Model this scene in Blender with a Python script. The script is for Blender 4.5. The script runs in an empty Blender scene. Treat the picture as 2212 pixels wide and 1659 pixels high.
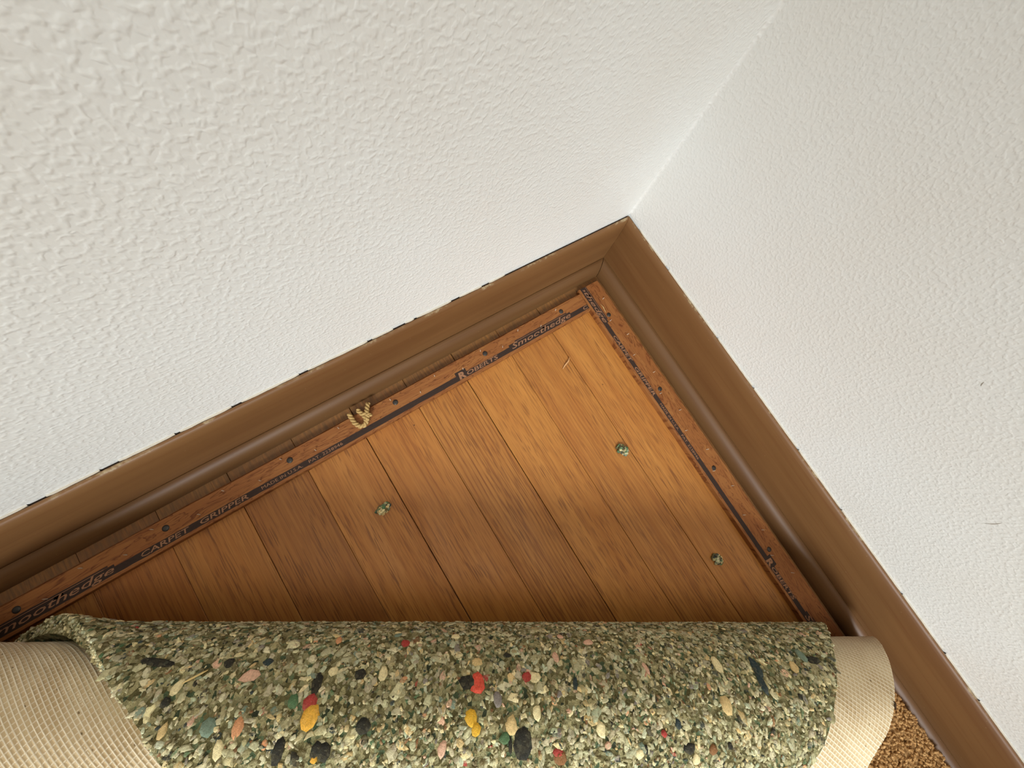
import bpy, bmesh, math, random
from math import sin, cos, pi, radians
from mathutils import Vector, noise as mnoise

random.seed(7)
SC = bpy.context.scene
COL = SC.collection
CM = 0.01                      # everything below is written in centimetres

# ------------------------------------------------------------------ camera
cam_d = bpy.data.cameras.new('camera')
cam_d.sensor_width = 36.0
cam_d.lens = 750.56 / 2212 * 36.0
cam_d.clip_start = 0.005
cam = bpy.data.objects.new('camera', cam_d)
cam.location = (-29.631 * CM, -12.432 * CM, 36.132 * CM)
cam.rotation_euler = (0.24300, -0.18571, -0.57369)
COL.objects.link(cam)
SC.camera = cam

# ------------------------------------------------------------------ light
SC.view_settings.view_transform = 'Standard'
SC.view_settings.look = 'None'
SC.view_settings.gamma = 1.0
SC.view_settings.use_curve_mapping = False
SC.view_settings.exposure = 0.06

world = bpy.data.worlds.new('room_ambient')
world.use_nodes = True
bg = world.node_tree.nodes['Background']
bg.inputs['Color'].default_value = (1.0, 0.84, 0.62, 1)
bg.inputs['Strength'].default_value = 0.24
SC.world = world


def area(name, loc, target, sx, sy, energy, color, spread=180):
    d = bpy.data.lights.new(name, 'AREA')
    d.shape = 'RECTANGLE'
    d.size, d.size_y = sx, sy
    d.energy = energy
    d.color = color
    d.spread = radians(spread)
    o = bpy.data.objects.new(name, d)
    o.location = loc
    o.rotation_euler = (Vector(target) - Vector(loc)).to_track_quat('-Z', 'Y').to_euler()
    COL.objects.link(o)
    return o


# unseen window's daylight, beam narrowed and aimed low to shape the wall gradient
area('daylight_beam', (-1.2, -1.5, 1.0), (-0.19, -0.24, -0.21), 0.85, 0.85, 3.6, (0.93, 0.98, 1.0), 30)
# soft overhead fill added to brighten floor and roll; no lamp is seen
area('overhead_fill', (-0.5, -0.5, 2.3), (-0.4, -0.4, 0.0), 1.2, 1.2, 13.0, (1.0, 0.93, 0.82))


# ------------------------------------------------------------------ helpers
def s2l(c):
    return tuple(((v / 255) / 12.92 if v / 255 < .04045 else ((v / 255 + .055) / 1.055) ** 2.4) for v in c) + (1,)


class NT:
    def __init__(self, name, rough=.6, spec=.4):
        self.m = bpy.data.materials.new(name)
        self.m.use_nodes = True
        self.t = self.m.node_tree
        self.b = self.t.nodes['Principled BSDF']
        self.b.inputs['Roughness'].default_value = rough
        self.b.inputs['Specular IOR Level'].default_value = spec

    def n(self, typ, **kw):
        x = self.t.nodes.new(typ)
        for k, v in kw.items():
            setattr(x, k, v)
        return x

    def set(self, node, key, v):
        s = node.inputs[key]
        if hasattr(v, 'is_linked') or isinstance(v, bpy.types.NodeSocket):
            self.t.links.new(v, s)
        else:
            s.default_value = v

    def coord(self, kind='Object'):
        return self.n('ShaderNodeTexCoord').outputs[kind]

    def mapping(self, vec, scale=(1, 1, 1), loc=(0, 0, 0), rot=(0, 0, 0)):
        x = self.n('ShaderNodeMapping')
        self.set(x, 'Vector', vec)
        x.inputs['Scale'].default_value = scale
        self.set(x, 'Location', loc)
        x.inputs['Rotation'].default_value = rot
        return x.outputs[0]

    def noise(self, vec, scale=1, detail=2, rough=.5, dist=0, out='Fac'):
        x = self.n('ShaderNodeTexNoise')
        self.set(x, 'Vector', vec)
        x.inputs['Scale'].default_value = scale
        x.inputs['Detail'].default_value = detail
        x.inputs['Roughness'].default_value = rough
        x.inputs['Distortion'].default_value = dist
        return x.outputs[out]

    def voronoi(self, vec, scale=1, feature='F1', out='Distance'):
        x = self.n('ShaderNodeTexVoronoi', feature=feature)
        self.set(x, 'Vector', vec)
        x.inputs['Scale'].default_value = scale
        return x.outputs[out]

    def math(self, op, a, b=0.0, c=0.0):
        x = self.n('ShaderNodeMath', operation=op)
        self.set(x, 0, a)
        self.set(x, 1, b)
        self.set(x, 2, c)
        return x.outputs[0]

    def ramp(self, fac, stops):
        x = self.n('ShaderNodeValToRGB')
        self.set(x, 'Fac', fac)
        el = x.color_ramp.elements
        while len(el) < len(stops):
            el.new(.5)
        for e_, (p_, c_) in zip(el, stops):
            e_.position = p_
            e_.color = c_ if len(c_) == 4 else tuple(c_) + (1,)
        return x.outputs[0]

    def mix(self, fac, a, b, blend='MIX'):
        x = self.n('ShaderNodeMix', data_type='RGBA', blend_type=blend)
        self.set(x, 0, fac)
        self.set(x, 6, a)
        self.set(x, 7, b)
        return x.outputs[2]

    def maprange(self, v, a, b, c=0.0, d=1.0):
        x = self.n('ShaderNodeMapRange')
        self.set(x, 0, v)
        for i, q in enumerate((a, b, c, d)):
            x.inputs[i + 1].default_value = q
        return x.outputs[0]

    def bump(self, h, strength=1.0, dist=.001, normal=None):
        x = self.n('ShaderNodeBump')
        self.set(x, 'Height', h)
        x.inputs['Strength'].default_value = strength
        x.inputs['Distance'].default_value = dist
        if normal is not None:
            self.set(x, 'Normal', normal)
        return x.outputs[0]

    def color(self, c):
        self.set(self.b, 'Base Color', c)

    def normal(self, c):
        self.set(self.b, 'Normal', c)

    def sep(self, v):
        x = self.n('ShaderNodeSeparateXYZ')
        self.set(x, 0, v)
        return x.outputs


BW = ((0, 0, 0, 1), (1, 1, 1, 1))


def mesh_obj(name, verts, faces, mat, parent=None, smooth=False, scale=CM, origin=(0, 0, 0)):
    me = bpy.data.meshes.new(name)
    ox, oy, oz = origin
    me.from_pydata([((x - ox) * scale, (y - oy) * scale, (z - oz) * scale) for x, y, z in verts], [], faces)
    me.validate()
    me.update()
    if smooth:
        me.polygons.foreach_set('use_smooth', [True] * len(me.polygons))
    if mat:
        me.materials.append(mat)
    o = bpy.data.objects.new(name, me)
    o.location = (ox * CM, oy * CM, oz * CM)
    COL.objects.link(o)
    if parent is not None:
        o.parent = parent
        o.matrix_parent_inverse = parent.matrix_basis.inverted()
    return o


def empty(name, loc=(0, 0, 0)):
    o = bpy.data.objects.new(name, None)
    o.location = tuple(v * CM for v in loc)
    o.empty_display_size = .02
    COL.objects.link(o)
    return o


def tag(o, label=None, cat=None, group=None, kind=None):
    if label:
        o['label'] = label
    if cat:
        o['category'] = cat
    if group:
        o['group'] = group
    if kind:
        o['kind'] = kind
    return o


def bevel_mesh(o, w, seg=2):
    bm = bmesh.new()
    bm.from_mesh(o.data)
    bmesh.ops.bevel(bm, geom=bm.edges[:], offset=w * CM, segments=seg, affect='EDGES', profile=.5)
    bm.to_mesh(o.data)
    bm.free()


def box_vf(x0, x1, y0, y1, z0, z1):
    v = [(x, y, z) for z in (z0, z1) for y in (y0, y1) for x in (x0, x1)]
    f = [(0, 2, 3, 1), (4, 5, 7, 6), (0, 1, 5, 4), (2, 6, 7, 3), (0, 4, 6, 2), (1, 3, 7, 5)]
    return v, f


def fix_normals(o):
    bm = bmesh.new()
    bm.from_mesh(o.data)
    bmesh.ops.recalc_face_normals(bm, faces=bm.faces[:])
    bm.to_mesh(o.data)
    bm.free()


def n1(x, y=0.0, z=0.0):
    return mnoise.noise(Vector((x, y, z)))


# ------------------------------------------------------------------ materials
def mat_wall(name, st, f):
    k = NT(name, .5, .35)
    co = k.coord()
    w = k.mapping(co, (1, 1, 1))
    big = k.noise(w, 120 * f, 1, .4, .3)
    mid = k.noise(w, 330 * f, 1, .4, .25)
    fine = k.noise(w, 900, 1, .5)
    x = k.n('ShaderNodeMapRange', interpolation_type='SMOOTHSTEP')
    k.set(x, 0, mid)
    x.inputs[1].default_value, x.inputs[2].default_value = .40, .74
    h = k.math('ADD', k.math('MULTIPLY', x.outputs[0], .6), k.math('MULTIPLY', big, .45))
    h = k.math('ADD', h, k.math('MULTIPLY', fine, .06))
    k.normal(k.bump(h, st, .0010))
    tone = k.noise(w, 9, 3, .5)
    k.color(k.mix(k.maprange(tone, .35, .7), s2l((238, 240, 238)), s2l((235, 235, 231))))
    return k.m


def mat_oak():
    k = NT('oak_plank', .42, .4)
    oi = k.n('ShaderNodeObjectInfo')
    rnd = k.math('MULTIPLY', oi.outputs['Random'], 37.0)
    cx = k.n('ShaderNodeCombineXYZ')
    k.set(cx, 0, rnd)
    k.set(cx, 1, rnd)
    k.set(cx, 2, rnd)
    co = k.coord()
    base = k.n('ShaderNodeVectorMath', operation='ADD')
    k.set(base, 0, co)
    k.set(base, 1, cx.outputs[0])
    v = base.outputs[0]
    warp = k.noise(k.mapping(v, (14, 5, 1)), 1, 2, .5)
    # growth rings (strong where the object's alpha is high)
    xs = k.sep(v)
    ring_x = k.math('ADD', k.math('MULTIPLY', xs[0], 1600), k.math('MULTIPLY', warp, 26))
    ring = k.math('MULTIPLY', k.math('ADD', k.math('SINE', ring_x), 1.0), .5)
    ring = k.math('MULTIPLY', k.math('POWER', ring, 3.0), k.maprange(k.noise(k.mapping(v, (240, 30, 1)), 1, 2), .35, .6, .25, 1))
    band = k.noise(k.mapping(v, (160, 3.2, 1)), 1, 3, .6)
    fib = k.noise(k.mapping(v, (1500, 26, 1)), 1, 2, .6)
    pore = k.noise(k.mapping(v, (1050, 48, 1)), 1, 1, .5)
    pore_m = k.math('MULTIPLY', k.maprange(pore, .53, .63), k.maprange(k.noise(k.mapping(v, (70, 9, 1)), 1, 2), .35, .6, .35, 1))
    streak = k.maprange(k.noise(k.mapping(v, (600, 5, 1)), 1, 2, .5), .58, .72)
    blotch = k.noise(k.mapping(v, (30, 7, 1)), 1, 3, .5)
    c = k.mix(k.maprange(band, .3, .72), s2l((214, 158, 90)), s2l((190, 132, 68)))
    c = k.mix(k.math('MULTIPLY', k.maprange(blotch, .45, .7), .45), c, s2l((180, 114, 54)))
    c = k.mix(k.math('MULTIPLY', k.maprange(fib, .45, .75), .45), c, s2l((162, 106, 52)))
    c = k.mix(k.math('MULTIPLY', streak, .5), c, s2l((142, 90, 42)))
    c = k.mix(k.math('MULTIPLY', ring, k.math('MULTIPLY', oi.outputs['Alpha'], .8)), c, s2l((138, 84, 38)))
    c = k.mix(k.math('MULTIPLY', pore_m, .58), c, s2l((112, 66, 30)))
    spk = k.maprange(k.voronoi(k.mapping(v, (1, .8, 1)), 42), .035, .02)
    spk = k.math('MULTIPLY', spk, k.maprange(k.noise(v, 17, 1), .52, .56))
    c = k.mix(k.math('MULTIPLY', spk, .8), c, s2l((70, 38, 18)))
    c = k.mix(1.0, c, oi.outputs['Color'], 'MULTIPLY')
    c = k.mix(1.0, c, (.70, .61, .44, 1), 'MULTIPLY')
    # old grime against the mouldings; at the right it also paints the gap's shade
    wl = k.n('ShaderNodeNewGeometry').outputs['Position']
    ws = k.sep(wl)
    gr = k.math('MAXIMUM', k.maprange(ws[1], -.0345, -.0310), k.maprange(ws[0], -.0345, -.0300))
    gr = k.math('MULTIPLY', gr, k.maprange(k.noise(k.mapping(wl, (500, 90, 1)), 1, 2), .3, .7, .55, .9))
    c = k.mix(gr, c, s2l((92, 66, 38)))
    k.color(c)
    hh = k.math('SUBTRACT', 1.0, k.math('ADD', k.math('MULTIPLY', pore_m, .7), k.math('MULTIPLY', fib, .3)))
    k.normal(k.bump(hh, .25, .0003))
    k.set(k.b, 'Roughness', k.maprange(blotch, .3, .7, .46, .6))
    return k.m


def mat_trim(along, dark=1.0):
    k = NT('brown_trim_%s_%d' % (along, dark * 100), .48, .3)
    co = k.coord()
    sc = (8, 420, 420) if along == 'x' else (420, 8, 420)
    g = k.noise(k.mapping(co, sc), 1, 3, .6)
    sc2 = (5, 60, 60) if along == 'x' else (60, 5, 60)
    g2 = k.noise(k.mapping(co, sc2), 1, 2, .5)
    c = k.mix(k.maprange(g2, .35, .7), s2l((140, 106, 76)), s2l((126, 92, 64)))
    c = k.mix(k.math('MULTIPLY', k.maprange(g, .52, .75), .35), c, s2l((112, 66, 42)))
    # wall paint smeared along the very top edge
    z = k.sep(co)[2]
    sm = k.noise(k.mapping(co, (160, 160, 160)), 1, 4, .7)
    edge = k.maprange(k.math('ADD', z, k.math('MULTIPLY', sm, .006)), .0765, .0776)
    blob = k.maprange(k.noise(co, 30, 2), .48, .60)
    c = k.mix(k.math('MULTIPLY', k.math('MULTIPLY', edge, blob), .75), c, s2l((205, 196, 180)))
    # dust specks
    d = k.maprange(k.voronoi(co, 95), .05, .03)
    c = k.mix(k.math('MULTIPLY', d, .35), c, s2l((190, 170, 145)))
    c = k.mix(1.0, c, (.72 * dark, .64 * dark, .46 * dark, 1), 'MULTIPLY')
    k.color(c)
    k.normal(k.bump(g, .12, .0003))
    return k.m


def mat_fir(along):
    k = NT('fir_strip_' + along, .6, .25)
    co = k.coord()
    sc = (28, 190, 1) if along == 'x' else (190, 28, 1)
    v = k.mapping(co, sc)
    w = k.noise(v, .6, 3, .55, 1.6)
    r = k.math('FRACT', k.math('MULTIPLY', w, 6.0))
    lines = k.maprange(r, .72, .97)
    f = k.noise(k.mapping(co, (60, 1500, 1) if along == 'x' else (1500, 60, 1)), 1, 2, .6)
    c = k.mix(k.maprange(w, .35, .65), s2l((178, 126, 82)), s2l((160, 106, 66)))
    c = k.mix(k.math('MULTIPLY', lines, .8), c, s2l((110, 58, 32)))
    c = k.mix(k.math('MULTIPLY', k.maprange(f, .5, .75), .35), c, s2l((126, 74, 46)))
    bl = k.maprange(k.voronoi(co, 60), .09, .03)
    c = k.mix(k.math('MULTIPLY', bl, .6), c, s2l((90, 48, 28)))
    c = k.mix(1.0, c, (.66, .57, .40, 1), 'MULTIPLY')
    k.color(c)
    k.normal(k.bump(f, .3, .0004))
    return k.m


def mat_plain(name, rgb, rough=.7, var=.12, scale=300, bump=.0):
    k = NT(name, rough, .3)
    nz = k.noise(k.coord(), scale, 3, .6)
    a = s2l(rgb)
    b = tuple(v * (1 - var * 2) for v in a[:3]) + (1,)
    k.color(k.mix(nz, a, b))
    if bump:
        k.normal(k.bump(nz, .5, bump))
    return k.m


def mat_foam():
    k = NT('rebonded_foam', .92, .12)
    at = k.n('ShaderNodeVertexColor', layer_name='Col')
    co = k.coord()
    a = k.noise(co, 900, 3, .65)
    b = k.noise(co, 2600, 2, .6)
    wv = k.n('ShaderNodeVectorMath', operation='ADD')
    wn = k.n('ShaderNodeVectorMath', operation='SCALE')
    k.set(wn, 0, k.noise(co, 500, 2, .6, out='Color'))
    wn.inputs['Scale'].default_value = .0022
    k.set(wv, 0, co)
    k.set(wv, 1, wn.outputs[0])
    cell = k.sep(k.voronoi(wv.outputs[0], 560, out='Color'))
    tone = k.ramp(cell[0], [(0, s2l((92, 84, 58))), (.2, s2l((112, 102, 72))), (.45, s2l((152, 146, 112))), (.66, s2l((178, 170, 132))),
                            (.84, s2l((136, 142, 114))), (1, s2l((208, 194, 152)))])
    c = k.mix(k.math('MULTIPLY', k.maprange(cell[1], .3, .8, .05, .6), at.outputs[1]), at.outputs[0], tone)
    c = k.mix(k.maprange(a, .35, .68, 0, .45), c, s2l((120, 112, 86)), 'MULTIPLY')
    gm = k.n('ShaderNodeGamma')
    k.set(gm, 0, c)
    gm.inputs[1].default_value = .80
    k.color(k.mix(1.0, gm.outputs[0], (1.46, 1.43, 1.36, 1), 'MULTIPLY'))
    h = k.math('ADD', k.math('ADD', a, k.math('MULTIPLY', b, .6)), cell[2])
    k.normal(k.bump(h, .6, .0009))
    return k.m


def mat_foam_body():  # body tones darkened to paint the shade between chips
    k = NT('foam_pad_body', .95, .1)
    co = k.coord()
    v = k.voronoi(k.mapping(co), 420, out='Color')
    sp = k.sep(v)
    a = k.noise(co, 1300, 3, .65)
    c = k.ramp(sp[0], [(0, s2l((58, 54, 30))), (.25, s2l((92, 86, 54))), (.5, s2l((120, 116, 82))), (.72, s2l((150, 142, 100))),
                       (.86, s2l((66, 84, 58))), (1, s2l((34, 38, 28)))])
    c = k.mix(k.maprange(a, .35, .7, 0, .6), c, s2l((110, 108, 78)), 'MULTIPLY')
    gm = k.n('ShaderNodeGamma')
    k.set(gm, 0, c)
    gm.inputs[1].default_value = .80
    k.color(k.mix(1.0, gm.outputs[0], (1.46, 1.43, 1.36, 1), 'MULTIPLY'))
    k.normal(k.bump(k.math('ADD', a, k.voronoi(co, 420)), .9, .0012))
    return k.m


def mat_backing():
    k = NT('woven_carpet_backing', .9, .15)
    uv = k.n('ShaderNodeUVMap', uv_map='UVMap').outputs[0]      # centimetres of the unrolled carpet
    s = k.sep(uv)
    jit = k.noise(k.mapping(uv, (1, 1, 1)), .9, 2, .5)
    yy = k.math('ADD', s[1], k.math('MULTIPLY', jit, .05))
    fy = k.math('ABSOLUTE', k.math('SUBTRACT', k.math('FRACT', k.math('DIVIDE', yy, .33)), .5))   # .5 on a rib
    fx = k.math('ABSOLUTE', k.math('SUBTRACT', k.math('FRACT', k.math('DIVIDE', s[0], .29)), .5))
    rib = k.maprange(fy, .33, .44)
    cross = k.math('MULTIPLY', k.maprange(fx, .36, .46), .6)
    thread = k.math('MAXIMUM', rib, cross)
    fib = k.noise(k.mapping(uv, (6, 26, 1)), 1, 3, .6)
    patch = k.noise(uv, .35, 2, .5)
    hollow = k.mix(k.maprange(patch, .35, .65), s2l((196, 170, 130)), s2l((216, 194, 156)))
    c = k.mix(thread, hollow, s2l((252, 240, 214)))
    c = k.mix(k.maprange(fib, .45, .75, 0, .35), c, s2l((206, 186, 152)))
    dirt = k.math('MULTIPLY', k.maprange(k.voronoi(uv, 1.1), .10, .05), k.math('SUBTRACT', 1.0, thread))
    c = k.mix(k.math('MULTIPLY', dirt, .8), c, s2l((104, 82, 52)))
    k.color(c)
    k.normal(k.bump(k.math('ADD', thread, k.math('MULTIPLY', fib, .5)), .5, .0006))
    return k.m


def mat_pile(name, t):
    k = NT(name, .95, .1)
    co = k.coord()
    a = k.noise(co, 330, 3, .6)
    b = k.noise(co, 60, 2, .5)
    c = k.mix(k.maprange(a, .35, .65), s2l((150, 108, 62)), s2l((208, 166, 112)))
    c = k.mix(k.maprange(b, .4, .7, 0, .35), c, s2l((168, 124, 76)))
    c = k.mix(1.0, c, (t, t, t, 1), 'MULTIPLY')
    k.color(c)
    k.normal(k.bump(k.math('ADD', a, k.voronoi(co, 330)), 1, .0016))
    return k.m


M_WALL = mat_wall('wall_paint_left', .34, 1.15)
M_WALLR = mat_wall('wall_paint_right', .23, 1.35)
M_OAK = mat_oak()
M_TX = mat_trim('x')
M_TY = mat_trim('y')
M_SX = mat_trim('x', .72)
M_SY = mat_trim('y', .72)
M_FX = mat_fir('x')
M_FY = mat_fir('y')
M_SUB = mat_plain('subfloor_dark', (44, 30, 20), .95)
M_PRINT = mat_plain('dark_printed_ink', (58, 42, 34), .75, .25, 500)
M_LETTER = mat_plain('bare_wood_lettering', (166, 120, 88), .7, .25, 700)
M_STEEL = mat_plain('dull_nail_steel', (74, 70, 66), .45, .2, 900)
M_STEEL.node_tree.nodes['Principled BSDF'].inputs['Metallic'].default_value = .6
M_PIN = mat_plain('bright_pin_steel', (205, 190, 170), .3, .1, 900)
M_FOAM = mat_foam()
M_FBODY = mat_foam_body()
M_BACK = mat_backing()
M_PILE = mat_pile('tan_carpet_tufts', 1.0)
M_PILE2 = mat_pile('tan_carpet_pile', .66)  # sheet toned down to carry the tufts' self-shadow
M_YARN = mat_plain('tan_yarn', (206, 172, 112), .95, .25, 900, .0006)
M_CAULK = mat_plain('cracked_paint_bead', (205, 197, 182), .7, .12, 200, .0006)
M_STRAW = mat_plain('straw_sliver', (224, 196, 132), .7, .1, 500)

# ------------------------------------------------------------------ walls
v, f = box_vf(-260, 12, 0, 12, -2, 245)
tag(mesh_obj('wall_left', v, f, M_WALL), 'white orange-peel textured wall on the left of the corner', 'wall', kind='structure')
v, f = box_vf(0, 12, -290, 0, -2, 245)
wall_r = tag(mesh_obj('wall_right', v, f, M_WALLR), 'white orange-peel textured wall on the right of the corner', 'wall', kind='structure')
# soft paint fillet in the wall corner
vs, fs = [], []
for i in range(9):
    a = pi / 2 * i / 8
    r = .25
    for z in (7.5, 245):
        vs.append((-r + r * sin(a) - .0, -r + r * cos(a), z))
for i in range(8):
    fs.append((2 * i, 2 * i + 1, 2 * i + 3, 2 * i + 2))
fil = mesh_obj('corner_bead', vs, fs, M_WALL, wall_r, True)

# scuffs on the right wall
for (y0, z0, l_, a_) in ((-35.9, 17.0, .9, -1.75), (-25.5, 21.2, .35, .8)):
    vs = []
    for j in range(7):
        q = j / 6 - .5
        w_ = .022 * (1 - (2 * q) ** 2) + .006
        yy = y0 + q * l_ * cos(a_ + .3 * q)
        zz = z0 + q * l_ * sin(a_ + .3 * q)
        vs += [(-.006, yy - w_ * sin(a_), zz + w_ * cos(a_)), (-.006, yy + w_ * sin(a_), zz - w_ * cos(a_))]
    mesh_obj('scuff_mark', vs, [(2 * j, 2 * j + 1, 2 * j + 3, 2 * j + 2) for j in range(6)],
             mat_plain('scuff_grey', (176, 168, 156), .8), wall_r)

# ------------------------------------------------------------------ floor
v, f = box_vf(-260, 0, -290, 0, -6, -1.5)
floor = tag(mesh_obj('floor', v, f, M_SUB), 'oak strip floor bared in the corner', 'floor', kind='structure')
PW = 5.715
X0 = -11.533
# (tint rgb, ring strength) for planks counted from the right wall
tones = {1: ((1.0, .97, .92), .05), 0: ((1.0, .97, .93), .1), -1: ((.97, .93, .88), .45), -2: ((1.04, 1.02, .96), .12),
         -3: ((.94, .9, .82), .9), -4: ((.97, .9, .8), .15), -5: ((1.0, .96, .93), .1), -6: ((.78, .72, .68), .25),
         -7: ((.93, .9, .86), .1), -8: ((.82, .7, .62), .2)}
gaps = {0: .035, -2: .05, -4: .045, -6: .03}
for k_ in range(1, -13, -1):
    xr = X0 + k_ * PW + PW - .012
    xl = X0 + k_ * PW + .012
    xl += gaps.get(k_, .012) * .5
    xr -= gaps.get(k_ + 1, .012) * .5
    xr = min(xr, -.05)
    v, f = box_vf(xl, xr, -130, -.4, -1.5, 0)
    xc = (xl + xr) / 2
    o = mesh_obj('plank', v, f, M_OAK, floor, origin=(xc, 0, 0))
    bevel_mesh(o, .025, 1)
    t_, al = tones.get(k_, ((.9, .85, .8), .2))
    o.color = t_ + (al,)

# ------------------------------------------------------------------ baseboards and shoe mouldings
PROF_B = [(.15, .02), (.15, 7.30), (.19, 7.36), (.30, 7.39), (.42, 7.34), (.54, 7.18), (.66, 6.85), (.77, 6.35), (.86, 5.6), (.93, 4.6),
          (.99, 3.4), (1.04, 2.2), (1.08, .02)]
PROF_S = [(1.10, .02), (1.10, 1.60), (1.24, 1.62), (1.42, 1.58), (1.62, 1.47), (1.82, 1.30), (1.99, 1.07), (2.13, .80), (2.22, .5), (2.27, .2),
          (2.28, .02)]


def moulding(name, prof, side, gap, mat, length):
    vs, fs = [], []
    n = len(prof)
    stations = [None] + [-(i * length / 40) for i in range(2, 41)]
    for st in stations:
        for d, z in prof:
            t_ = (-d - gap) if st is None else min(st, -d - gap - .01)
            wob = 0 if st is None else .015 * n1(t_ * .06, 3.1 if side == 'L' else 9.2)
            if side == 'L':
                vs.append((t_, -d - wob, z))
            else:
                vs.append((-d - wob, t_, z))
    ns = len(stations)
    for s in range(ns - 1):
        for i in range(n):
            j = (i + 1) % n
            fs.append((s * n + i, s * n + j, (s + 1) * n + j, (s + 1) * n + i))
    fs.append(tuple(range(n)))
    fs.append(tuple((ns - 1) * n + i for i in range(n)))
    o = mesh_obj(name, vs, fs, mat)
    fix_normals(o)
    o.data.polygons.foreach_set('use_smooth', [len(p.vertices) == 4 for p in o.data.polygons])
    m = o.modifiers.new('edge', 'EDGE_SPLIT')
    m.split_angle = radians(40)
    return o


bl = tag(moulding('baseboard_left', PROF_B, 'L', .012, M_TX, 250), 'brown baseboard along the left wall, paint smeared on its top edge', 'baseboard', kind='structure')
br = tag(moulding('baseboard_right', PROF_B, 'R', .012, M_TY, 280), 'brown baseboard along the right wall with faint wood grain', 'baseboard', kind='structure')
tag(moulding('trim_1', PROF_S, 'L', .07, M_SX, 250), 'rounded brown shoe moulding at the foot of the left baseboard', 'trim', kind='structure')
tag(moulding('trim_2', PROF_S, 'R', .02, M_SY, 280), 'rounded brown shoe moulding at the foot of the right baseboard', 'trim', kind='structure')

# broken bead of wall paint bridging the crack above each baseboard
rb_ = random.Random(3)


def bead(side, parent):
    vs, fs = [], []
    t = -2.0 if side == 'R' else -16.0
    while t > -200:
        ln = rb_.uniform(.8, 5.0) if side == 'L' else rb_.uniform(3, 9)
        k = max(3, int(ln / .35))
        b0 = len(vs)
        for i in range(k + 1):
            q = t - ln * i / k
            w_ = .14 + .04 * n1(q * 1.3, 5.5) - (.05 if i in (0, k) else 0)
            w_ = max(.02, w_)
            hgt = 7.33 + .05 * n1(q * 2.1, 1.5)
            for d, z in ((.0, 7.2), (.0, hgt + .03), (w_, hgt), (w_, 7.2)):
                vs.append((q, -d, z) if side == 'L' else (-d, q, z))
        for i in range(k):
            for a in range(4):
                b = (a + 1) % 4
                fs.append((b0 + i * 4 + a, b0 + i * 4 + b, b0 + i * 4 + 4 + b, b0 + i * 4 + 4 + a))
        t -= ln + (rb_.uniform(.15, 1.3) if side == 'L' else rb_.uniform(.1, .5))
    o = mesh_obj('paint_bead', vs, fs, M_CAULK, parent)
    fix_normals(o)


for side, par in (('L', bl), ('R', br)):  # dark strip laid in the wall gap to stand in for its shadow
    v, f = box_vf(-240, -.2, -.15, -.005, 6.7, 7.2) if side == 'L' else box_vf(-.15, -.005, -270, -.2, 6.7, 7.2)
    mesh_obj('gap_shadow', v, f, M_SUB, par)
bead('L', bl)
bead('R', br)

# ------------------------------------------------------------------ carpet gripper strips
ST = .66           # strip thickness


def text_mesh(s, width, height, shear=0.0, bold=0.0):
    cu = bpy.data.curves.new('t', 'FONT')
    cu.body = s
    cu.size = 1
    cu.shear = shear
    cu.offset = bold
    cu.resolution_u = 2
    ob = bpy.data.objects.new('t', cu)
    COL.objects.link(ob)
    dg = bpy.context.evaluated_depsgraph_get()
    dg.update()
    me = bpy.data.meshes.new_from_object(ob.evaluated_get(dg))
    bpy.data.objects.remove(ob)
    bpy.data.curves.remove(cu)
    xs = [q.co.x for q in me.vertices]
    ys = [q.co.y for q in me.vertices]
    x0, x1, y0, y1 = min(xs), max(xs), min(ys), max(ys)
    pts = [((q.co.x - x0) / (x1 - x0) * width, (q.co.y - y0) / (y1 - y0) * height) for q in me.vertices]
    fc = [tuple(p.vertices) for p in me.polygons]
    bpy.data.meshes.remove(me)
    return pts, fc


# along-strip positions of the print, relative to the C of CARPET; (text, start, width, base, height, shear, bold)
WORDS = [('CARPET', 0, 3.6, -5.36, .40, .15, .012), ('GRIPPER', 4.4, 3.9, -5.36, .40, .15, .012), ('MADE IN U.S.A.', 9.45, 3.6, -5.30, .27, 0, .0),
         ('PAT. 2238946', 13.65, 3.2, -5.30, .27, 0, .0), ('R', 29.5, .80, -5.40, .72, .15, .05), ('OBERTS', 30.45, 3.9, -5.36, .42, .2, .012),
         ('Smoothedge', 36.2, 8.3, -5.46, .74, .35, .006)]
PERIOD = 46.35


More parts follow.
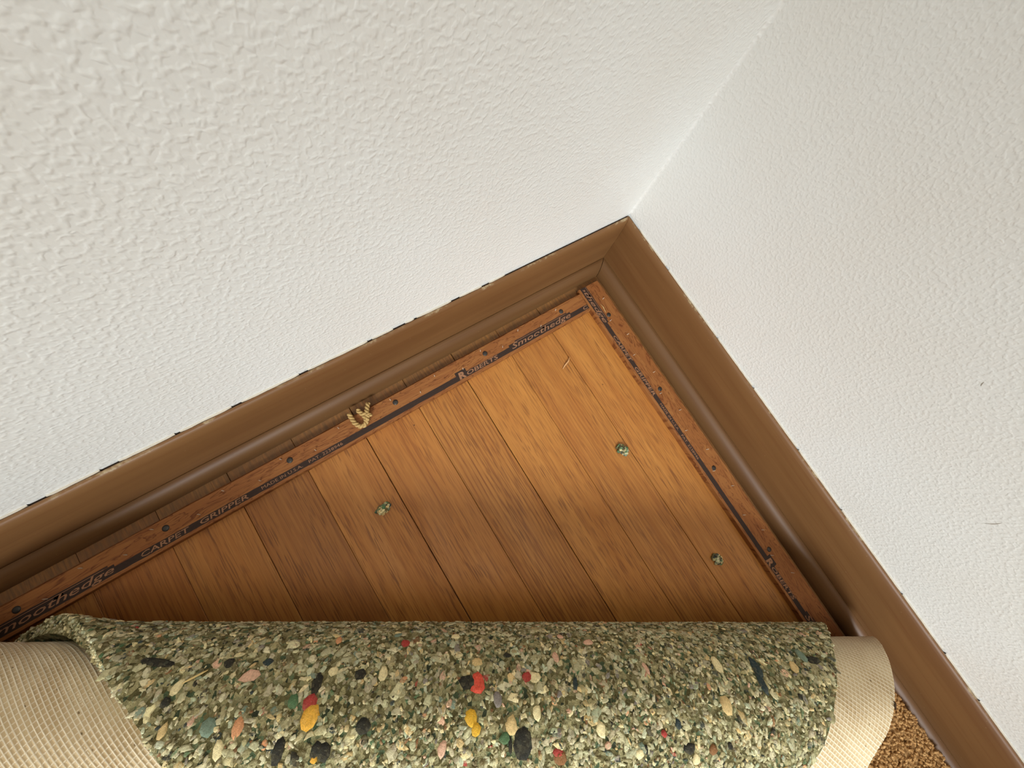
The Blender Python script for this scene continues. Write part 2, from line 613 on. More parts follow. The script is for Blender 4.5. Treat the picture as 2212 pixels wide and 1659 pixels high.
def strip(name, side, t_start, t_end, origins, nails, pins, label):
    """side L runs along x, side R along -y; d is the distance from the wall"""
    def P(t, d, z):
        return (t, -d, z) if side == 'L' else (-d, -t, z)
    d0, d1 = (3.25, 5.72) if side == 'L' else (2.8, 6.0)
    sh = 0 if side == 'L' else .26            # print offset from the wall
    root = empty(name, P((t_start + t_end) / 2, (d0 + d1) / 2, 0))
    tag(root, label, 'tack strip', 'carpet gripper strips')
    vs, fs = [], []
    n = 60
    rng = random.Random(len(name) + (1 if side == 'L' else 2))
    prof = [(d0 + .02, .0), (d0, ST * .55), (d0 + .16, ST), (d1 - .03, ST), (d1, ST - .05), (d1 + .02, 0)]
    for i in range(n + 1):
        t = t_start + (t_end - t_start) * i / n
        for q, (d, z) in enumerate(prof):
            jj = .05 * n1(t * .9, q * 3.3, 2.0) if q < 3 else .012 * n1(t * 2, q)
            vs.append(P(t, d + jj, z))
    m = len(prof)
    for i in range(n):
        for a in range(m):
            b = (a + 1) % m
            fs.append((i * m + a, i * m + b, i * m + m + b, i * m + m + a))
    fs += [tuple(range(m)), tuple(n * m + a for a in range(m))]
    o = mesh_obj('wood_strip', vs, fs, M_FX if side == 'L' else M_FY, root)
    fix_normals(o)
    # ---- ink band with the raised field behind the big R and the overline of the script word
    z = ST + .004
    vs, fs = [], []

    def quad(ta, tb, da, db, zz=z, seg=None):
        ta, tb = max(ta, t_start), min(tb, t_end)
        if tb <= ta:
            return
        seg = seg or max(1, int((tb - ta) / .35))
        b0 = len(vs)
        for i in range(seg + 1):
            t = ta + (tb - ta) * i / seg
            vs.append(P(t, da + sh + .02 * n1(t * 1.7, da), zz))
            vs.append(P(t, db + sh + .02 * n1(t * 1.9, db + 4), zz))
        for i in range(seg):
            a = b0 + 2 * i
            fs.append((a, a + 1, a + 3, a + 2))
    quad(t_start, t_end, 4.90, 5.44)
    for t0 in origins:
        quad(t0 + 29.3, t0 + 30.55, 4.52, 4.92, z + .0006)
        quad(t0 + 36.0, t0 + 41.2, 4.70, 4.93, z + .0006)
        quad(t0 + 40.6, t0 + 44.6, 4.70, 4.93, z + .0006)
        quad(t0 + 36.9, t0 + 44.2, 4.56, 4.68, z + .0006)
    pb = mesh_obj('printed_band', vs, fs, M_PRINT, root)
    tag(pb, 'dark printed ink band')
    for pp in pb.data.polygons:
        if pp.normal.z < 0:
            pp.flip()
    # ---- lettering, one part per printed word
    def letter_part(lv, lf):
        lt = mesh_obj('lettering', [P(*q) for q in lv], lf, M_LETTER, root)
        tag(lt, 'pale letters left bare in the ink band')
        bm = bmesh.new()
        bm.from_mesh(lt.data)
        for q in bm.faces:
            q.normal_update()
            if q.normal.z < 0:
                q.normal_flip()
        bmesh.ops.delete(bm, geom=[q for q in bm.verts if not q.link_faces], context='VERTS')
        bm.to_mesh(lt.data)
        bm.free()

    for t0 in origins:
        for s, st, w_, base, hgt, shr, bold in WORDS:
            if t0 + st > t_end or t0 + st + w_ < t_start:
                continue
            pts, fc = text_mesh(s, w_, hgt, shr, bold)
            lv = [(t0 + st + px, -base + sh - py, z + .003) for (px, py) in pts]
            lf = [q for q in fc if all(t_start + .05 < lv[i][0] < t_end - .05 for i in q) and random.random() > .02]
            if s == 'Smoothedge':          # with its overline
                ta, tb = max(t0 + 36.7, t_start + .05), min(t0 + 43.9, t_end - .05)
                if tb > ta:
                    b0 = len(lv)
                    for i in range(13):
                        t = ta + (tb - ta) * i / 12
                        lv += [(t, 4.675 + sh, z + .003), (t, 4.715 + sh, z + .003)]
                    lf += [(b0 + 2 * i, b0 + 2 * i + 1, b0 + 2 * i + 3, b0 + 2 * i + 2) for i in range(12)]
            if lf:
                letter_part(lv, lf)
    # ---- nails: dark round heads with a small dent of crushed wood
    for (t, d) in nails:
        vs, fs = [], []
        c = P(t, d, ST)
        for ri, (r, h) in enumerate(((.27, .005), (.25, .05), (.15, .075), (.0, .08))):
            for a in range(12 if r else 1):
                vs.append((c[0] + r * cos(a * pi / 6), c[1] + r * sin(a * pi / 6), ST + h))
        for ri in range(2):
            for a in range(12):
                b = (a + 1) % 12
                fs.append((ri * 12 + a, ri * 12 + b, ri * 12 + 12 + b, ri * 12 + 12 + a))
        for a in range(12):
            fs.append((24 + a, 24 + (a + 1) % 12, 36))
        mesh_obj('nail_head', vs, fs, M_STEEL, root, True)
    # ---- slanted tack pins
    for (t, d) in pins:
        vs, fs = [], []
        lean = .22
        for (h, r) in ((0, .04), (.2, .035), (.36, .006)):
            for a in range(6):
                q = P(t + rng.uniform(-.02, .02) * h, d - lean * h, ST + h)
                vs.append((q[0] + r * cos(a * pi / 3), q[1] + r * sin(a * pi / 3), q[2]))
        for ri in range(2):
            for a in range(6):
                b = (a + 1) % 6
                fs.append((ri * 6 + a, ri * 6 + b, ri * 6 + 6 + b, ri * 6 + 6 + a))
        fs.append(tuple(range(12, 18)))
        mesh_obj('tack_pin', vs, fs, M_PIN, root, True)
    return root


nl = [(-9.45, 4.17), (-19.9, 4.2), (-30.38, 4.17), (-40.81, 4.17), (-51.0, 4.17), (-61.04, 4.15)]
pl = [(-9.9 - 5.2 * i + random.uniform(-.3, .3), 3.75) for i in range(10)] + [(-12.4 - 5.2 * i + random.uniform(-.3, .3), 4.55) for i in range(10)]
strip('carpet_gripper_strip', 'L', -90, -6.06, (-53.18 - PERIOD, -53.18, -53.18 + PERIOD), nl, pl,
      'wooden carpet gripper strip with dark printed band along the left baseboard')
nr = [(7.31, 4.40), (17.86, 4.38), (28.44, 4.43), (38.72, 4.5)]
pr = [(5.4 + 5.2 * i + random.uniform(-.3, .3), 3.85) for i in range(8)] + [(8.0 + 5.2 * i + random.uniform(-.3, .3), 4.75) for i in range(7)]
strip('carpet_gripper_strip', 'R', 2.95, 90, (9.79 - PERIOD, 9.79, 9.79 + PERIOD), nr, pr,
      'wooden carpet gripper strip with dark printed band along the right baseboard')

# ------------------------------------------------------------------ folded carpet and its foam pad
E_ = Vector((.8, -.6, 0))
N_ = Vector((.6, .8, 0))
NC, ZC, RB, RP = -44.83, 5.54, 4.40, 5.54
TM = 3.32                       # angle at which the turned-back flap leaves the roll


def surf(a, u, off):
    """a < 0: lying on the floor, 0..TM radians round the roll, beyond: flap running back (a - TM is cm / RB)"""
    r = RB + off
    if a < 0:
        n, z = NC + a * RB, ZC - r
    elif a <= TM:
        n, z = NC + r * sin(a), ZC - r * cos(a)
    else:
        l_ = (a - TM) * RB
        n = NC + r * sin(TM) + cos(TM) * l_
        z = ZC - r * cos(TM) + sin(TM) * l_
    p = E_ * u + N_ * n
    return (p.x, p.y, z)


def nfloor(a, off):
    r = RB + off
    return NC + (a * RB if a < 0 else r * sin(min(a, TM)))


def back_R(a):
    u = 32.46 - 4.31 * max(a, 0) if a <= TM else 32.46 - 4.31 * TM - .85 * (a - TM) * RB
    if a < 1.3:
        u = min(u, (-2.42 - .6 * nfloor(a, 0)) / .8)
    if a < 0:
        u = (-2.42 - .6 * nfloor(a, 0)) / .8
    return u


def back_L(a):
    if a < 0:
        return (.8 * nfloor(a, 0) + 2.5) / .6
    u = -55.4 + 5.8 * a if a <= TM else -55.4 + 5.8 * TM + 1.32 * (a - TM) * RB
    if a < 1.3:
        u = max(u, (.8 * nfloor(a, 0) + 2.5) / .6)
    return u


def pad_R(a):
    if a < 0:
        return (-6.25 - .6 * nfloor(a, 1.14)) / .8
    u = 28.5 - 5.43 * a if a <= TM else 28.5 - 5.43 * TM - .85 * (a - TM) * RB
    if a < 1.3:
        u = min(u, (-6.25 - .6 * nfloor(a, 1.14)) / .8)
    return u + .10 * n1(a * 9, 2.2) + .05 * n1(a * 30, 7.2)


def pad_L(a):
    if a < 0:
        return (.8 * nfloor(a, 1.14) + 6.15) / .6
    u = -50.15 + 7.31 * a if a <= TM else -50.15 + 7.31 * TM + 1.32 * (a - TM) * RB
    if a < 1.3:
        u = max(u, (.8 * nfloor(a, 1.14) + 6.15) / .6)
    return u + .28 * n1(a * 7, 12.2) + .12 * n1(a * 26, 17.2)


A_END = TM + 24.0 / RB         # the carpet's own corner
P_END = TM + 16.2 / RB         # the pad's corner


def rows(da, end=A_END):
    out = [-30, -22, -15, -9, -5, -3, -1.5, -.7, -.3]
    a = 0.0
    while a < end:
        out.append(a)
        a += da
    return out


carpet = empty('carpet', (-45, -45, 0))
tag(carpet, 'tan carpet folded back from the corner showing its beige woven backing', 'carpet')


def sheet(name, rws, Lf, Rf, ncol, off_o, off_i, mat, parent, uv=False, disp=None, disp_i=None):
    """a closed sheet between two offsets"""
    vs, fs, uvs = [], [], []
    nc = ncol + 1
    for off in (off_o, off_i):
        for a in rws:
            l_, r_ = Lf(a), Rf(a)
            for j in range(nc):
                u = l_ + (r_ - l_) * j / ncol
                o_ = off + (disp(a, u) if (disp and off == off_o) else 0) + (disp_i(a, u) if (disp_i and off == off_i) else 0)
                vs.append(surf(a, u, o_))
                n0 = NC + a * RB
                uvs.append((.8 * u + .6 * n0, -.6 * u + .8 * n0))
    nr_ = len(rws)
    H = nr_ * nc
    for i in range(nr_ - 1):
        for j in range(ncol):
            q = i * nc + j
            fs.append((q, q + nc, q + nc + 1, q + 1))
            fs.append((H + q, H + q + 1, H + q + nc + 1, H + q + nc))
    for i in range(nr_ - 1):
        for j in (0, ncol):
            q = i * nc + j
            fs.append((q, q + nc, H + q + nc, H + q))
    for j in range(ncol):
        for i in (0, nr_ - 1):
            q = i * nc + j
            fs.append((q, q + 1, H + q + 1, H + q))
    o = mesh_obj(name, vs, fs, mat, parent, True)
    fix_normals(o)
    if uv:
        lay = o.data.uv_layers.new(name='UVMap')
        for lp in o.data.loops:
            lay.data[lp.index].uv = uvs[lp.vertex_index]
    m = o.modifiers.new('edge', 'EDGE_SPLIT')
    m.split_angle = radians(50)
    return o


# core backing sheet
sheet('backing', rows(.06), lambda a: back_L(a) + .02, lambda a: back_R(a) - .02, 40, -.03, -.18, M_BACK, carpet, True)


# finely woven backing face where it shows beside the pad: ribs and cross threads in relief
def weave_h(X, Y):
    Y = Y + .05 * (.5 + .5 * n1(X * .9, Y * .9))
    fy = abs((Y / .33) % 1 - .5)
    fx = abs((X / .29) % 1 - .5)
    rib = min(1, max(0, (fy - .27) / .2))
    cr = .6 * min(1, max(0, (fx - .32) / .15))
    return .05 * max(rib, cr) + .03 * n1(X * .5, Y * .5, 3)


def weave(side):
    vs, fs, uvs = [], [], []
    du = .05 if side == 'L' else .07
    W = 9.0 if side == 'L' else 6.5
    a0, a1 = .75, TM + 5.0 / RB
    nr_ = int((a1 - a0) * RB / du)
    nc = int(W / du) + 1
    for i in range(nr_ + 1):
        a = a0 + (a1 - a0) * i / nr_
        e0 = back_L(a) if side == 'L' else back_R(a)
        fray = .05 * n1(a * 40, 3.3)
        for j in range(nc):
            u = e0 + fray * (j == 0) + du * j if side == 'L' else e0 + fray * (j == 0) - du * j
            n0 = NC + a * RB
            X, Y = .8 * u + .6 * n0, -.6 * u + .8 * n0
            if side == 'L':          # coarser pitch along the thread, closer ribs
                X, Y = X * .29 / .36, Y * .33 / .19
            vs.append(surf(a, u, weave_h(X, Y) - .02 - (.07 if j == 0 else 0)))
            uvs.append((X, Y))
    for i in range(nr_):
        for j in range(nc - 1):
            q = i * nc + j
            fs.append((q, q + 1, q + nc + 1, q + nc) if side == 'L' else (q, q + nc, q + nc + 1, q + 1))
    o = mesh_obj('backing_weave', vs, fs, M_BACK, carpet, True)
    lay = o.data.uv_layers.new(name='UVMap')
    for lp in o.data.loops:
        lay.data[lp.index].uv = uvs[lp.vertex_index]
    tag(o, 'beige woven backing mesh', kind='stuff')


weave('L')
weave('R')

# pile side: tan sheet inside the fold and on the floor, with separate tufts where it is seen close
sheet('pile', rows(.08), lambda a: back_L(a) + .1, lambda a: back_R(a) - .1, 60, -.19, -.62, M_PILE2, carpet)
rt = random.Random(11)
vs, fs = [], []


def tuft(x, y, z, h, r, dx, dy):
    b0 = len(vs)
    tw = rt.uniform(0, 6)
    for k, (hh, rr) in enumerate(((0, .8), (.45, 1.0), (.8, 1.05), (1.0, .6))):
        for a in range(5):
            an = tw + a * 2 * pi / 5 + k * .5
            r_ = r * rr * (1 + .25 * sin(a * 2.2 + k))
            vs.append((x + dx * hh + r_ * cos(an), y + dy * hh + r_ * sin(an), z + h * hh))
    for k in range(3):
        for a in range(5):
            b = (a + 1) % 5
            fs.append((b0 + k * 5 + a, b0 + k * 5 + b, b0 + k * 5 + 5 + b, b0 + k * 5 + 5 + a))
    fs.append(tuple(b0 + 15 + a for a in range(5)))


y = -44.0
while y > -84:
    x = -2.55
    while x > -34:
        xx, yy = x + rt.uniform(-.12, .12), y + rt.uniform(-.12, .12)
        if .6 * xx + .8 * yy < NC - .5 and rt.random() > .03:
            tuft(xx, yy, 1.55, rt.uniform(.24, .46), rt.uniform(.13, .2), rt.uniform(-.15, .15), rt.uniform(-.15, .15))
        x -= .31
    y -= .29
tag(mesh_obj('pile_tufts', vs, fs, M_PILE, carpet, True), 'tan twisted carpet tufts', kind='stuff')

# frayed dark nick in the carpet's cut edge
vs, fs = [], []
a = 2.74
u0 = back_R(a)
for (da, du_, oo) in ((-.045, -.02, .05), (.0, .10, .0), (.075, -.26, .055), (.035, -.24, .06), (-.02, -.02, .08)):
    vs.append(surf(a + da, u0 + du_, oo + .03))
for (da, du_, oo) in ((-.045, -.02, .05), (.0, .10, .0), (.075, -.26, .055), (.035, -.24, .06), (-.02, -.02, .08)):
    vs.append(surf(a + da, u0 + du_, oo - .03))
fs = [(0, 1, 2, 3, 4), (9, 8, 7, 6, 5)] + [(i, (i + 1) % 5, 5 + (i + 1) % 5, 5 + i) for i in range(5)]
nk = mesh_obj('edge_nick', vs, fs, mat_plain('dark_scorched_fibre', (70, 50, 30), .9), carpet)
fix_normals(nk)

# ---- foam pad
pad = empty('carpet_pad', (-45, -45, 0))
tag(pad, 'green speckled rebonded foam pad rolled back on the folded carpet', 'carpet pad')


def pad_disp(a, u):
    if a < 0:
        return 0
    s = a * RP
    return .05 * n1(s * 1.6, u * 1.6, 1) + .03 * n1(s * 4, u * 4, 5)


def pad_lift(a, u):
    # the pad's left edge stands a little off the backing
    d = u - pad_L(a)
    return .45 * math.exp(-(d / 2.4) ** 2) * max(0, min(1, (a - .7) / .5)) * max(0, min(1, (2.5 - a) / .8))


body = sheet('foam_body', rows(.045, P_END), pad_L, pad_R, 300, 1.12, .03, M_FBODY, pad,
             disp=lambda a, u: pad_disp(a, u) + pad_lift(a, u) if a > 0 else 0, disp_i=pad_lift)

PAL = {'sage': (164, 162, 126), 'pale': (188, 182, 146), 'olive': (138, 130, 92), 'grey': (154, 146, 120), 'cream': (212, 198, 148),
       'tan': (188, 160, 106), 'dark': (66, 58, 32), 'black': (24, 24, 22), 'navy': (26, 38, 42), 'teal': (88, 108, 94), 'green': (54, 84, 54),
       'pink': (192, 148, 124), 'terracotta': (186, 124, 84), 'maroon': (140, 40, 38), 'red': (196, 60, 46), 'yellow': (200, 148, 36),
       'orange': (200, 142, 44), 'brown': (104, 66, 38), 'slate': (104, 98, 96), 'mint': (160, 170, 142), 'straw': (224, 200, 140)}
PALL = {k: s2l(v) for k, v in PAL.items()}
WEI = [('sage', 22), ('pale', 15), ('olive', 18), ('grey', 12), ('cream', 10), ('tan', 6), ('dark', 12), ('black', 4.5), ('navy', 1.6), ('teal', 3),
       ('green', 1.2), ('pink', 2.6), ('terracotta', .5), ('maroon', .3), ('brown', 1.6), ('slate', 3), ('mint', 9)]
names_, wts = [w[0] for w in WEI], [w[1] for w in WEI]
rc = random.Random(21)


def chip(a0, u0, ra, ru, rot, col, lift, r0=.55, r1=1.3):
    """verts, faces, colour of one flattened foam crumb laid on the pad; ra along the roll, ru across (cm)"""
    n = rc.choice((7, 8, 9))
    cv, cf = [], []
    ph = rc.uniform(0, 6.28)
    rad = [rc.uniform(r0, r1) for _ in range(n)]
    til = rc.uniform(-.05, .05)
    tiu = rc.uniform(-.05, .05)
    for (k, hh) in ((1.0, -.05), (.86, lift * .75), (.5, lift)):
        for i in range(n):
            an = ph + 2 * pi * i / n
            x, y_ = k * rad[i] * cos(an) * ra, k * rad[i] * sin(an) * ru
            x, y_ = x * cos(rot) - y_ * sin(rot), x * sin(rot) + y_ * cos(rot)
            a = a0 + x / RP
            u = u0 + y_
            h = hh + til * x + tiu * y_ + rc.uniform(-.012, .012)
            cv.append(surf(a, u, 1.13 + h + pad_disp(a, u) + pad_lift(a, u)))
    for r_ in range(2):
        for i in range(n):
            j = (i + 1) % n
            cf.append((r_ * n + i, r_ * n + j, r_ * n + n + j, r_ * n + n + i))
    cf.append(tuple(2 * n + i for i in range(n)))
    return cv, cf, col


def jitter(c):
    g = rc.uniform(.72, 1.28)
    return (min(1, c[0] * g * rc.uniform(.95, 1.05)), min(1, c[1] * g), min(1, c[2] * g * rc.uniform(.92, 1.06)), 1.0)


SPECIAL = [('red', 2.368, -12.55, 0.97, 1.21), ('black', 2.352, -13.31, 1.08, 0.78), ('yellow', 2.664, -12.95, 0.74, 0.85), ('yellow', 2.768, -12.63, 0.62, 0.73),
           ('orange', 2.618, -22.32, 1.01, 1.39), ('maroon', 2.503, -22.52, 0.82, 0.98), ('black', 2.887, -9.71, 1.18, 1.63), ('black', 2.907, -10.48, 0.28, 0.95),
           ('maroon', 2.327, -9.27, 0.81, 0.62), ('terracotta', 2.667, -25.90, 0.67, 0.97), ('black', 2.854, -23.48, 0.56, 1.32), ('black', 2.106, -31.85, 1.94, 0.44),
           ('maroon', 1.894, -17.58, 0.71, 0.58), ('terracotta', 1.842, -22.06, 0.44, 0.63), ('pink', 1.912, -4.12, 0.91, 0.49), ('pink', 1.801, -6.14, 0.50, 0.50),
           ('navy', 2.403, -5.93, 0.38, 0.75), ('black', 2.329, -22.44, 0.62, 1.19), ('green', 2.484, -23.44, 0.65, 0.71), ('cream', 2.329, -8.72, 0.81, 0.69),
           ('cream', 2.649, -8.77, 0.65, 0.82), ('cream', 2.816, -4.61, 0.65, 0.89), ('cream', 2.257, -18.64, 0.65, 0.89), ('navy', 2.445, 8.50, 0.62, 1.51),
           ('navy', 2.272, 8.78, 0.71, 1.42), ('cream', 2.229, 5.54, 0.70, 1.26), ('tan', 2.660, 4.90, 0.97, 1.10), ('black', 3.019, 1.45, 0.85, 0.66),
           ('brown', 3.045, 3.13, 0.67, 0.61), ('black', 3.022, 4.47, 0.43, 0.49), ('cream', 3.043, -2.10, 0.59, 0.65), ('navy', 2.803, 0.88, 0.49, 0.62),
           ('black', 2.606, 11.22, 0.41, 0.47), ('maroon', 2.876, -0.24, 0.42, 0.42), ('pink', 2.260, -0.37, 0.40, 0.87), ('black', 2.852, -21.52, 0.57, 0.82),
           ('black', 2.872, -21.08, 0.72, 0.93), ('orange', 2.919, -21.54, 0.36, 0.46), ('tan', 2.667, -29.55, 0.45, 0.74), ('black', 2.455, -30.08, 0.52, 0.52),
           ('black', 2.118, -27.94, 0.68, 0.57), ('teal', 2.648, -27.39, 0.76, 0.86), ('pink', 2.251, -26.39, 1.12, 0.67), ('cream', 2.223, -21.71, 0.58, 0.64),
           ('black', 2.252, -20.00, 0.70, 0.65), ('cream', 2.330, -29.91, 0.53, 0.91), ('brown', 3.038, -7.37, 1.02, 0.68), ('maroon', 2.979, -7.52, 0.68, 0.45),
           ('green', 2.842, -10.86, 0.67, 0.56), ('pink', 2.898, -14.57, 0.54, 0.92), ('black', 2.698, -19.29, 0.91, 0.81), ('tan', 2.753, -10.43, 0.86, 1.03),
           ('black', 2.202, 14.33, 1.33, 0.67), ('teal', 2.138, 13.60, 0.75, 1.12), ('tan', 2.282, 12.14, 0.72, 0.87), ('cream', 3.120, 1.89, 0.66, 0.60),
           ('slate', 2.519, -11.30, 0.59, 0.89), ('black', 2.077, -10.50, 0.59, 0.33), ('cream', 1.790, -14.08, 0.68, 0.47), ('tan', 2.154, -12.63, 0.76, 0.63),
           ('pink', 2.115, -6.99, 0.46, 0.79), ('teal', 1.757, -18.20, 0.60, 0.33), ('navy', 2.115, -25.73, 0.64, 0.41), ('black', 3.006, -1.66, 0.41, 0.59),
           ('cream', 2.815, -26.51, 0.50, 0.99)]


def color_mesh(o, cols):
    """cols: colour per polygon"""
    at = o.data.color_attributes.new('Col', 'FLOAT_COLOR', 'CORNER')
    buf = []
    for p in o.data.polygons:
        buf += list(cols[p.index]) * len(p.vertices)
    at.data.foreach_set('color', buf)


big, small = [], []
for (c, a, u, wu, wa) in SPECIAL:
    big.append((99, chip(a, u, wa / 2 * 1.05, wu / 2 * 1.05, rc.uniform(-.2, .2), PALL[c][:3] + (.12,), .06, .8, 1.15)))
N_CHIP = 15600
for i in range(N_CHIP):
    a = rc.uniform(.55, TM + 5.5 / RB) if i < 13600 else rc.uniform(TM + 5 / RB, P_END - .1)
    if i % 8 == 0 and i < 13600:
        a = rc.uniform(1.4, 3.2)
    l_, r_ = pad_L(a), pad_R(a)
    u = rc.uniform(l_ + .1, max(l_ + .2, r_ - .1))
    if any(((a - q[1]) * RP / (q[4] * .55)) ** 2 + ((u - q[2]) / (q[3] * .55)) ** 2 < 1 for q in SPECIAL):
        continue
    sz = min(.46, .09 * math.exp(rc.gauss(.45, .42)))
    el = rc.uniform(.6, 1.5)
    c = rc.choices(names_, wts)[0]
    if c in ('maroon', 'terracotta', 'green') and sz > .3:
        sz = .22
    rot = rc.uniform(0, pi)
    if u - l_ < sz * 1.3:
        c = rc.choice(('pale', 'mint', 'sage', 'cream'))
    if i % 5 == 0:               # small dark crumbs, their tone also painting crevice shade
        c = rc.choice(('dark', 'dark', 'green', 'black', 'brown', 'dark', 'navy'))
        sz = rc.uniform(.06, .15)
        el = rc.uniform(.5, 1.9)
    d = chip(a, u, sz * el, sz / el, rot, jitter(PALL[c]), rc.uniform(.005, .055))
    vis = 1 if 1.5 < a < 3.2 else 0
    (big if False else small).append((sz * vis, d))
small.sort(key=lambda q: -q[0])
room = 300 - len(big)
big += small[:room]
small = small[room:]
for _, (cv, cf, col) in big:
    ce = [sum(q[i] for q in cv) / len(cv) for i in range(3)]
    o = mesh_obj('foam_chip', cv, cf, M_FOAM, pad, True, origin=ce)
    color_mesh(o, [col] * len(o.data.polygons))
vs, fs, cols = [], [], []
for _, (cv, cf, col) in small:
    b0 = len(vs)
    vs += cv
    fs += [tuple(b0 + i for i in q) for q in cf]
    cols += [col] * len(cf)
# foam crumbs on the pad's cut left and right edges
for side in (0, 1):
    for i in range(900):
        a = rc.uniform(.7, P_END - .1)
        u = pad_L(a) if side == 0 else pad_R(a)
        off = rc.uniform(.08, 1.05)
        p0 = Vector(surf(a, u, off + pad_lift(a, u)))
        r_ = rc.uniform(.08, .2)
        c = jitter(PALL[rc.choice(('pale', 'mint', 'sage', 'olive', 'grey', 'cream', 'sage', 'olive', 'dark'))])
        b0 = len(vs)
        for (x, y_, z_) in ((1, 0, 0), (-1, 0, 0), (0, 1, 0), (0, -1, 0), (0, 0, 1), (0, 0, -1)):
            q = Vector((x, y_, z_)) * r_ * rc.uniform(.6, 1.2)
            vs.append(tuple(p0 + q))
        ff = [(0, 2, 4), (2, 1, 4), (1, 3, 4), (3, 0, 4), (2, 0, 5), (1, 2, 5), (3, 1, 5), (0, 3, 5)]
        fs += [tuple(b0 + k for k in q) for q in ff]
        cols += [c] * 8
cr = mesh_obj('foam_crumbs', vs, fs, M_FOAM, pad, True)
color_mesh(cr, cols)
tag(cr, 'small bonded foam crumbs', kind='stuff')

# straw sliver lying on the pad
a, u = 2.253, -29.35
p0, p1 = Vector(surf(a - .055, u + .55, 1.26)), Vector(surf(a + .06, u - .42, 1.24))


def rod(name, pts, r, mat, parent=None, sides=6, taper=True, origin=(0, 0, 0)):
    vs, fs = [], []
    n = len(pts)
    for i, p in enumerate(pts):
        p = Vector(p)
        t = (Vector(pts[min(i + 1, n - 1)]) - Vector(pts[max(i - 1, 0)])).normalized()
        s = t.cross(Vector((0, 0, 1)))
        s = s.normalized() if s.length > 1e-4 else Vector((1, 0, 0))
        w = s.cross(t)
        k = r * (.35 if taper and i in (0, n - 1) else 1)
        for a_ in range(sides):
            vs.append(tuple(p + s * k * cos(2 * pi * a_ / sides) + w * k * sin(2 * pi * a_ / sides)))
    for i in range(n - 1):
        for a_ in range(sides):
            b_ = (a_ + 1) % sides
            fs.append((i * sides + a_, i * sides + b_, (i + 1) * sides + b_, (i + 1) * sides + a_))
    fs += [tuple(range(sides)), tuple((n - 1) * sides + k for k in range(sides))]
    o = mesh_obj(name, vs, fs, mat, parent, True, origin=origin)
    fix_normals(o)
    return o


tag(rod('straw_sliver', [p0.lerp(p1, i / 4) for i in range(5)], .06, M_STRAW, origin=tuple(p0)),
    'pale straw sliver lying on the foam pad', 'sliver')

# ------------------------------------------------------------------ crumbs of foam left on the planks
def crumb(loc, rx, ry, rot, label, seed):
    rr = random.Random(seed)
    root = empty('foam_crumb', (loc[0], loc[1], 0))
    tag(root, label, 'foam crumb', 'foam crumbs on the bare planks')
    for i in range(60):
        ang, rad = rr.uniform(0, 6.28), rr.random() ** .5
        x, y_ = rx * .82 * rad * cos(ang), ry * .82 * rad * sin(ang)
        x, y_ = x * cos(rot) - y_ * sin(rot), x * sin(rot) + y_ * cos(rot)
        s = rr.uniform(.13, .24)
        z = .08 + .36 * (1 - rad * rad) * rr.uniform(.5, 1)
        vs, fs = [], []
        n = 6
        for (k, h) in ((.6, -.7), (1, -.1), (.75, .55)):
            for j in range(n):
                a_ = 2 * pi * j / n + k
                q = rr.uniform(.7, 1.2)
                vs.append((loc[0] + x + s * k * q * cos(a_), loc[1] + y_ + s * k * q * sin(a_) * .8, max(.005, z + h * s * .7)))
        for r_ in range(2):
            for j in range(n):
                b_ = (j + 1) % n
                fs.append((r_ * n + j, r_ * n + b_, r_ * n + n + b_, r_ * n + n + j))
        fs += [tuple(range(n)), tuple(2 * n + j for j in range(n))]
        o = mesh_obj('foam_grain', vs, fs, M_FOAM, root, False)
        fix_normals(o)
        c = PALL[rr.choice(('sage', 'olive', 'cream', 'dark', 'green', 'green', 'olive', 'teal', 'tan', 'navy', 'dark', 'black'))]
        color_mesh(o, [c[:3] + (.25,)] * len(o.data.polygons))


crumb((-36.15, -12.4), .80, .46, .1, 'small green foam crumb on the plank below the tan yarn scrap', 1)
crumb((-12.39, -21.0), .90, .62, -1.2, 'largest green foam crumb lying across the seam of two planks', 2)
crumb((-10.14, -36.1), .55, .78, .5, 'greenish foam crumb on the planks nearest the rolled pad and right strip', 3)

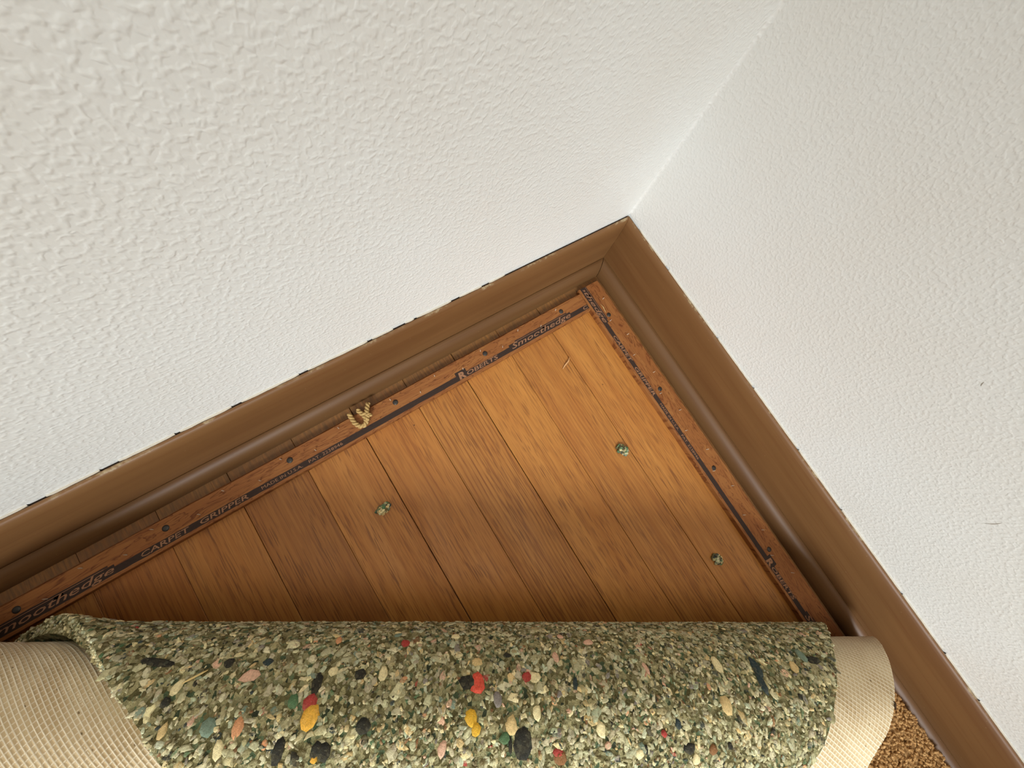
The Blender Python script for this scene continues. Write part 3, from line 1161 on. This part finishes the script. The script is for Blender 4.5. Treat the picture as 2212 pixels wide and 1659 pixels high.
# twisted yarn scrap caught on the left strip
ys = empty('yarn_scrap', (-33.6, -3.9, .66))
tag(ys, 'twisted tan yarn scrap caught on the left gripper strip', 'yarn')


def yarn(pts, r=.21):
    # two plies twisted round a path
    dense = []
    for i in range(len(pts) - 1):
        p, q = Vector(pts[i]), Vector(pts[i + 1])
        k = max(2, int((q - p).length / .07))
        dense += [p.lerp(q, j / k) for j in range(k)]
    dense.append(Vector(pts[-1]))
    for ph in (0, pi):
        tw = []
        s = 0
        for i, p in enumerate(dense):
            if i:
                s += (p - dense[i - 1]).length
            t = (dense[min(i + 1, len(dense) - 1)] - dense[max(i - 1, 0)]).normalized()
            sd = t.cross(Vector((0, 0, 1))).normalized()
            up = sd.cross(t)
            an = s * 9 + ph
            tw.append(p + sd * r * .55 * cos(an) + up * r * .55 * sin(an))
        rod('yarn_ply', tw, r * .62, M_YARN, ys)


Z = .90
yarn([(-34.55, -3.0, Z + .12), (-34.55, -3.5, Z), (-34.52, -4.1, Z), (-34.3, -4.6, Z), (-33.85, -4.75, Z), (-33.5, -4.5, Z + .05), (-33.45, -4.0, Z + .1),
      (-33.6, -3.5, Z + .08), (-33.75, -3.05, Z + .1)])
yarn([(-33.4, -4.55, Z + .2), (-33.2, -4.1, Z + .25), (-33.0, -3.6, Z + .2), (-32.75, -3.2, Z + .1), (-32.55, -2.95, Z + .05)])
yarn([(-33.5, -3.7, Z + .28), (-33.1, -4.0, Z + .3), (-32.8, -4.3, Z + .2)], .17)

# brown splinter on the planks near the corner
tag(rod('wood_splinter', [(-13.0, -9.95, .08), (-12.5, -9.7, .12), (-12.0, -9.55, .2), (-11.55, -9.2, .3)], .085,
        mat_plain('splinter_wood', (205, 160, 112), .7), origin=(-12.3, -9.6, 0)),
    'small curved wood splinter on the plank near the strip corner', 'splinter')

# stiff straw bit beside the first nail of the right strip
tag(rod('straw_bit', [(-4.55, -5.7, .72), (-4.5, -6.2, .78), (-4.62, -6.9, .74)], .035, M_STRAW, origin=(-4.55, -6, .66)),
    'thin straw bit lying on the right gripper strip near the corner', 'straw')
